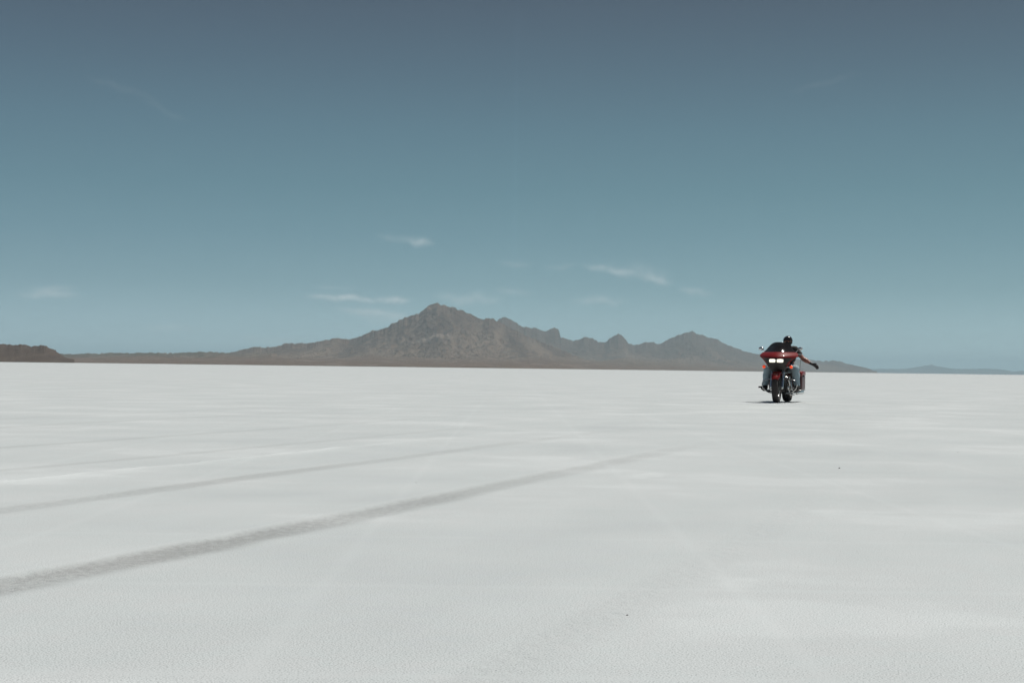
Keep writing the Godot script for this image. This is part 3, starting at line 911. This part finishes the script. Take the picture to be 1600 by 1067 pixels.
class Flesh:
	# bones: tapered capsules joined with a smooth minimum and meshed as surface nets
	var a := PackedVector3Array()
	var b := PackedVector3Array()
	var ra := PackedFloat32Array()
	var rb := PackedFloat32Array()
	var blend := 0.03

	func bone(p: Vector3, q: Vector3, r: float, s: float) -> Flesh:
		a.append(p)
		b.append(q)
		ra.append(r)
		rb.append(s)
		return self

	func chain(points: Array, radii: Array) -> Flesh:
		for i in points.size() - 1:
			bone(points[i], points[i + 1], radii[i], radii[i + 1])
		return self

	func near(p: Vector3, i: int) -> float:
		var d := b[i] - a[i]
		var t := clampf((p - a[i]).dot(d) / maxf(d.length_squared(), 1e-9), 0, 1)
		return (p - a[i] - d * t).length() - lerpf(ra[i], rb[i], t)

	func field(p: Vector3, which: PackedInt32Array) -> float:
		var r := 10.0
		for i in which:
			var d := near(p, i)
			var h := maxf(blend - absf(r - d), 0.0) / blend
			r = minf(r, d) - h * h * blend * 0.25
		return r

	func mesh_into(s: Shape, cell: float, grow := 0.0, cut: Variant = null) -> void:
		var lo := Vector3.ONE * 1e9
		var hi := -lo
		for i in a.size():
			var r := Vector3.ONE * (maxf(ra[i], rb[i]) + grow + cell * 3)
			lo = lo.min(a[i] - r).min(b[i] - r)
			hi = hi.max(a[i] + r).max(b[i] + r)
		var n := Vector3i(((hi - lo) / cell).ceil()) + Vector3i.ONE
		const B := 6
		var values := {}
		var blocks := []
		for bx in range(0, n.x, B):
			for by in range(0, n.y, B):
				for bz in range(0, n.z, B):
					var mid := lo + Vector3(bx + B * 0.5, by + B * 0.5, bz + B * 0.5) * cell
					var half := cell * (B * 0.5 + 1.0) * 1.733
					var which := PackedInt32Array()
					var best := 1e9
					for i in a.size():
						best = minf(best, near(mid, i))
					if best - grow > half + blend or best - grow < -half - blend:
						if not (cut != null and best - grow < 0.0 and absf(cut.call(mid)) < half * 1.5):
							continue
					for i in a.size():
						if near(mid, i) < best + 2.0 * half + blend:
							which.append(i)
					blocks.append(Vector3i(bx, by, bz))
					for x in range(bx, bx + B + 1):
						for y in range(by, by + B + 1):
							for z in range(bz, bz + B + 1):
								var key := Vector3i(x, y, z)
								if not values.has(key):
									var p := lo + Vector3(key) * cell
									var f := field(p, which) - grow
									if cut != null:
										f = maxf(f, cut.call(p))
									values[key] = f
		var vert := {}
		var corners := [Vector3i(0, 0, 0), Vector3i(1, 0, 0), Vector3i(0, 1, 0), Vector3i(1, 1, 0), Vector3i(0, 0, 1), Vector3i(1, 0, 1), Vector3i(0, 1, 1), Vector3i(1, 1, 1)]
		var edges := [[0, 1], [2, 3], [4, 5], [6, 7], [0, 2], [1, 3], [4, 6], [5, 7], [0, 4], [1, 5], [2, 6], [3, 7]]
		for bl in blocks:
			for x in B:
				for y in B:
					for z in B:
						var c: Vector3i = bl + Vector3i(x, y, z)
						var v := PackedFloat32Array()
						var inside := 0
						for k in 8:
							var f: float = values[c + corners[k]]
							v.append(f)
							inside += int(f < 0.0)
						if inside == 0 or inside == 8:
							continue
						var sum := Vector3.ZERO
						var m := 0
						for e in edges:
							if (v[e[0]] < 0.0) != (v[e[1]] < 0.0):
								sum += Vector3(corners[e[0]]).lerp(Vector3(corners[e[1]]), v[e[0]] / (v[e[0]] - v[e[1]]))
								m += 1
						vert[c] = lo + (Vector3(c) + sum / m) * cell
		var p := PackedVector3Array()
		var axes := [Vector3i(1, 0, 0), Vector3i(0, 1, 0), Vector3i(0, 0, 1)]
		for c in vert:
			for k in 3:
				var e: Vector3i = axes[k]
				if not values.has(c + e) or (values[c] < 0.0) == (values[c + e] < 0.0):
					continue
				var f: Vector3i = axes[(k + 1) % 3]
				var g: Vector3i = axes[(k + 2) % 3]
				if not (vert.has(c - f) and vert.has(c - g) and vert.has(c - f - g)):
					continue
				var q := [vert[c], vert[c - f], vert[c - f - g], vert[c - g]]
				if values[c] < 0.0:
					p.append_array([q[0], q[2], q[1], q[0], q[3], q[2]])
				else:
					p.append_array([q[0], q[1], q[2], q[0], q[2], q[3]])
		s.push(p)


func build_rider() -> void:
	var weave := noise_texture(61, 0.09, 4, [[0.0, Color8(150, 150, 150)], [0.5, Color8(225, 225, 225)], [1.0, Color8(255, 255, 255)]], 256)
	var mottle := noise_texture(62, 0.02, 5, [[0.0, Color8(190, 176, 170)], [0.5, Color8(240, 232, 228)], [1.0, Color8(255, 255, 255)]], 256)
	var skin := grained(plain("tanned skin", Color(0.33, 0.14, 0.095), 0.5), mottle, 5.0)
	var cloth := grained(plain("black cotton", Color(0.034, 0.029, 0.027), 0.9), weave, 8.0)
	cloth.rim_enabled = true
	cloth.rim = 0.15
	var denim := grained(plain("faded denim", Color(0.42, 0.53, 0.57), 0.9), weave, 7.0)
	var leather := grained(plain("glove leather", Color(0.030, 0.026, 0.024), 0.6), weave, 12.0)
	var gloss := plain("helmet lacquer", Color(0.022, 0.019, 0.018), 0.14)
	var glass := plain("dark lens", Color(0.012, 0.011, 0.011), 0.08)

	var o := Node3D.new()
	o.name = "person"
	add_child(o)
	o.transform = bike_place()
	tag(o, "rider in black helmet, black shirt and faded jeans on the motorcycle, arm held out", "person")

	# joints
	var hip := [Vector3(-0.095, 0.80, -1.20), Vector3(0.095, 0.80, -1.20)]
	var knee := [Vector3(-0.325, 0.74, -0.80), Vector3(0.292, 0.75, -0.80)]
	var ankle := [Vector3(-0.385, 0.350, -0.83), Vector3(0.335, 0.350, -0.83)]
	var toe := [Vector3(-0.415, 0.300, -0.64), Vector3(0.362, 0.300, -0.64)]
	var heel := [Vector3(-0.382, 0.305, -0.86), Vector3(0.332, 0.305, -0.86)]
	var shoulder := [Vector3(-0.105, 1.220, -1.03), Vector3(0.248, 1.195, -1.03)]
	var elbow := [Vector3(-0.300, 1.02, -0.94), Vector3(0.442, 0.985, -1.02)]
	var wrist := [Vector3(-0.385, 1.105, -0.695), Vector3(0.650, 0.868, -0.96)]
	var chest := Vector3(0.065, 1.08, -1.09)
	var neck := Vector3(0.075, 1.25, -1.04)
	var head := Vector3(0.095, 1.362, -0.99)

	# hands: chains of finger joints
	var along := Vector3(0.90, -0.43, 0.05).normalized()   # the hand is bent up a little at the wrist
	var spread := (Vector3(0.30, 0.64, 0.70) - along * along.dot(Vector3(0.30, 0.64, 0.70))).normalized()
	var palm_out := spread.cross(along).normalized()   # the palm looks forward
	if palm_out.z < 0:
		palm_out = -palm_out
	var open_hand := []
	var lengths := [0.066, 0.082, 0.088, 0.080]
	var fans := [-0.42, -0.20, 0.0, 0.22]
	for i in 4:
		var k: Vector3 = wrist[1] + along * (0.088 - 0.006 * absf(i - 1.8)) + spread * (-0.031 + 0.0205 * i)
		var d := (along * cos(fans[i]) + spread * sin(fans[i]) + palm_out * 0.10).normalized()
		var d2 := (d + palm_out * (0.28 + 0.08 * i)).normalized()
		var l: float = lengths[i]
		open_hand.append([k, k + d * l * 0.48, k + d * l * 0.48 + d2 * l * 0.30, k + d * l * 0.48 + d2 * l * 0.30 + (d2 + palm_out * 0.3).normalized() * l * 0.26])
	var th: Vector3 = wrist[1] + along * 0.022 + spread * 0.024
	var td := (along * 0.62 + spread * 0.78 + palm_out * 0.2).normalized()
	open_hand.append([th, th + td * 0.042, th + td * 0.042 + (td + along * 0.25).normalized() * 0.032, th + td * 0.042 + (td + along * 0.35).normalized() * 0.056])
	var fist := []
	for i in 4:
		var x := -0.345 - 0.0215 * i
		var y := 1.079 - i * 0.0015
		var z := -0.585 - i * 0.0035
		fist.append([Vector3(x, y + 0.030, z - 0.022), Vector3(x, y + 0.026, z + 0.022), Vector3(x, y - 0.010, z + 0.030), Vector3(x, y - 0.027, z + 0.008)])
	fist.append([Vector3(-0.352, 1.095, -0.655), Vector3(-0.335, 1.068, -0.625), Vector3(-0.338, 1.050, -0.598), Vector3(-0.352, 1.049, -0.575)])

	var hands := []
	for s in 2:
		var h := Flesh.new()
		h.blend = 0.010
		var fingers: Array = open_hand if s == 1 else fist
		for i in 4:
			h.bone(wrist[s], fingers[i][0], 0.020, 0.0125)
			h.chain(fingers[i], [0.0105, 0.0095, 0.0088, 0.0078])
		h.chain(fingers[4], [0.015, 0.0118, 0.0105, 0.0088])
		h.bone(wrist[s], (fingers[1][0] + fingers[2][0]) * 0.5, 0.024, 0.015)
		h.bone(wrist[s].lerp(elbow[s], 0.22), wrist[s], 0.031, 0.026)
		hands.append(h)

	# torso, limbs, neck
	var trunk := Flesh.new()
	for s in [-1, 1]:
		trunk.bone(Vector3(s * 0.075, 0.83, -1.21), Vector3(chest.x + s * 0.085, chest.y, chest.z), 0.115, 0.118)
		trunk.bone(Vector3(chest.x + s * 0.085, chest.y, chest.z), Vector3(chest.x + s * 0.10, 1.165, -1.06), 0.118, 0.085)
	trunk.bone(shoulder[0], shoulder[1], 0.062, 0.062)
	trunk.bone(Vector3(0.07, 1.17, -1.07), neck, 0.085, 0.058)
	var arms := Flesh.new()
	var legs := Flesh.new()
	for s in 2:
		arms.bone(shoulder[s], elbow[s], 0.060, 0.045)
		arms.bone(elbow[s], elbow[s].lerp(wrist[s], 0.3), 0.045, 0.047)
		arms.bone(elbow[s].lerp(wrist[s], 0.3), wrist[s], 0.047, 0.029)
		legs.bone(hip[s], knee[s], 0.098, 0.064)
		legs.bone(knee[s], knee[s].lerp(ankle[s], 0.35), 0.062, 0.061)
		legs.bone(knee[s].lerp(ankle[s], 0.35), ankle[s], 0.061, 0.042)
	legs.bone(hip[0], hip[1], 0.115, 0.115)
	var whole := Flesh.new()
	for f in [trunk, arms, legs]:
		for i in f.a.size():
			whole.bone(f.a[i], f.b[i], f.ra[i], f.rb[i])
	for s in 2:
		whole.bone(ankle[s], heel[s], 0.040, 0.036)
		whole.bone(heel[s], toe[s], 0.036, 0.028)
	whole.bone(neck, head + Vector3(0, -0.03, -0.015), 0.056, 0.058)

	# head: skull, jaw, brow, nose, lips, ears; it looks at the viewer
	var look := Basis(Vector3.UP, deg_to_rad(12))
	var face := Flesh.new()
	face.blend = 0.022
	for q in [[0, 0.030, -0.020, 0, 0.030, 0.020, 0.086, 0.082], [0, 0.0, 0.0, 0, -0.040, 0.040, 0.074, 0.050], [0, -0.07, 0.030, 0, -0.092, 0.062, 0.040, 0.026], [-0.035, 0.020, 0.076, 0.035, 0.020, 0.076, 0.016, 0.016], [0, 0.010, 0.092, 0, -0.026, 0.110, 0.008, 0.013], [-0.020, -0.056, 0.082, 0.020, -0.056, 0.082, 0.010, 0.010], [-0.018, -0.068, 0.080, 0.018, -0.068, 0.080, 0.009, 0.009], [-0.045, -0.02, 0.055, -0.038, -0.022, 0.065, 0.022, 0.018], [0.045, -0.02, 0.055, 0.038, -0.022, 0.065, 0.022, 0.018], [-0.083, 0.01, -0.012, -0.085, -0.025, -0.005, 0.012, 0.009], [0.083, 0.01, -0.012, 0.085, -0.025, -0.005, 0.012, 0.009]]:
		face.bone(head + look * Vector3(q[0], q[1], q[2]), head + look * Vector3(q[3], q[4], q[5]), q[6], q[7])

	var body := Shape.new()
	whole.mesh_into(body, 0.016)
	face.mesh_into(body, 0.007)
	hands[0].mesh_into(body, 0.005)
	hands[1].mesh_into(body, 0.005)
	part("body", body, skin, o)

	# clothes
	var shirt := Flesh.new()
	for f in [trunk, arms]:
		for i in f.a.size():
			if f != arms or i % 3 == 0:
				shirt.bone(f.a[i], f.b[i] if f != arms else f.a[i].lerp(f.b[i], 0.62), f.ra[i], f.rb[i] + (0.012 if f == arms else 0.0))
	var sh := Shape.new()
	var sleeve_out: Vector3 = (elbow[1] - shoulder[1]).normalized()
	var sleeve_cut: float = (shoulder[1] as Vector3).lerp(elbow[1], 0.62).dot(sleeve_out)
	shirt.mesh_into(sh, 0.014, 0.016, func(p: Vector3): return maxf(maxf(0.77 - p.y, p.y - 1.295), p.dot(sleeve_out) - sleeve_cut if p.x > 0.2 else -1.0))
	part("shirt", sh, cloth, o)
	var jeans := Shape.new()
	var pants := Flesh.new()
	for i in legs.a.size():
		pants.bone(legs.a[i], legs.b[i], legs.ra[i] + 0.004, legs.rb[i] + 0.010)
	pants.bone(Vector3(-0.075, 0.83, -1.21), Vector3(0.075, 0.83, -1.21), 0.118, 0.118)
	pants.mesh_into(jeans, 0.015, 0.018, func(p: Vector3): return maxf(p.y - 0.875, 0.375 - p.y))
	part("jeans", jeans, denim, o)
	for s in 2:
		var boot := Flesh.new()
		boot.bone(ankle[s] + Vector3(0, 0.06, 0), ankle[s], 0.058, 0.054)
		boot.bone(ankle[s], heel[s] + Vector3(0, 0.012, 0), 0.052, 0.042)
		boot.bone(heel[s] + Vector3(0, 0.012, 0), toe[s] + Vector3(0, 0.012, 0), 0.044, 0.040)
		boot.bone(ankle[s], heel[s].lerp(toe[s], 0.6) + Vector3(0, 0.02, 0), 0.05, 0.038)
		var bs := Shape.new()
		boot.mesh_into(bs, 0.011, 0.0, func(p: Vector3): return 0.279 - p.y)
		part("boot", bs, leather, o)
		var glove := Shape.new()
		hands[s].mesh_into(glove, 0.005, 0.0035)
		part("glove", glove, leather, o)

	# helmet: a half shell with a rolled edge and a chin strap; dark glasses; a scarf over mouth and neck
	var up := Transform3D(look, head)
	var rings := []
	for i in 11:
		var t := i / 10.0 * 1.72
		var ring := PackedVector3Array()
		for k in 28:
			var a := TAU * k / 28
			var low := 1.0 + 0.12 * sin(a)   # sits lower at the back
			var tt := t / low if i > 6 else t
			var drop := Vector3(cos(a) * sin(tt) * 0.108, 0.032 + cos(tt) * 0.112, 0.000 - sin(a) * -sin(tt) * 0.122)
			ring.append(up * drop)
		rings.append(ring)
	part("helmet", Shape.new().skin(rings), gloss, o)
	var gl := Shape.new()
	for s in [-1, 1]:
		gl.ball(up * Vector3(s * 0.034, 0.004, 0.094), Vector3(0.031, 0.022, 0.012), look * Basis(Vector3.UP, s * 0.25))
		gl.tube([up * Vector3(s * 0.062, 0.008, 0.083), up * Vector3(s * 0.087, 0.006, 0.0)], 0.004, 6)
	gl.tube([up * Vector3(-0.012, 0.008, 0.104), up * Vector3(0.012, 0.008, 0.104)], 0.004, 6)
	part("sunglasses", gl, glass, o)
	var scarf := Shape.new()
	var wrap := Flesh.new()
	wrap.blend = 0.022
	for i in face.a.size():
		if i != 3:
			wrap.bone(face.a[i], face.b[i], face.ra[i], face.rb[i])
	wrap.bone(neck, head + Vector3(0, -0.06, 0.0), 0.064, 0.066)
	var centre := head + look * Vector3(0, 0.008, 0.10)
	# covers nose, mouth, cheeks, ears and neck and leaves a slot for the eyes
	wrap.mesh_into(scarf, 0.009, 0.006, func(p: Vector3): return maxf(maxf(p.y - head.y - 0.075, 1.22 - p.y), 0.022 - maxf(absf(p.y - centre.y - 0.006), (absf((look.inverse() * (p - head)).x) - 0.055) if p.z > head.z else 1.0)))
	part("neck_scarf", scarf, cloth, o)
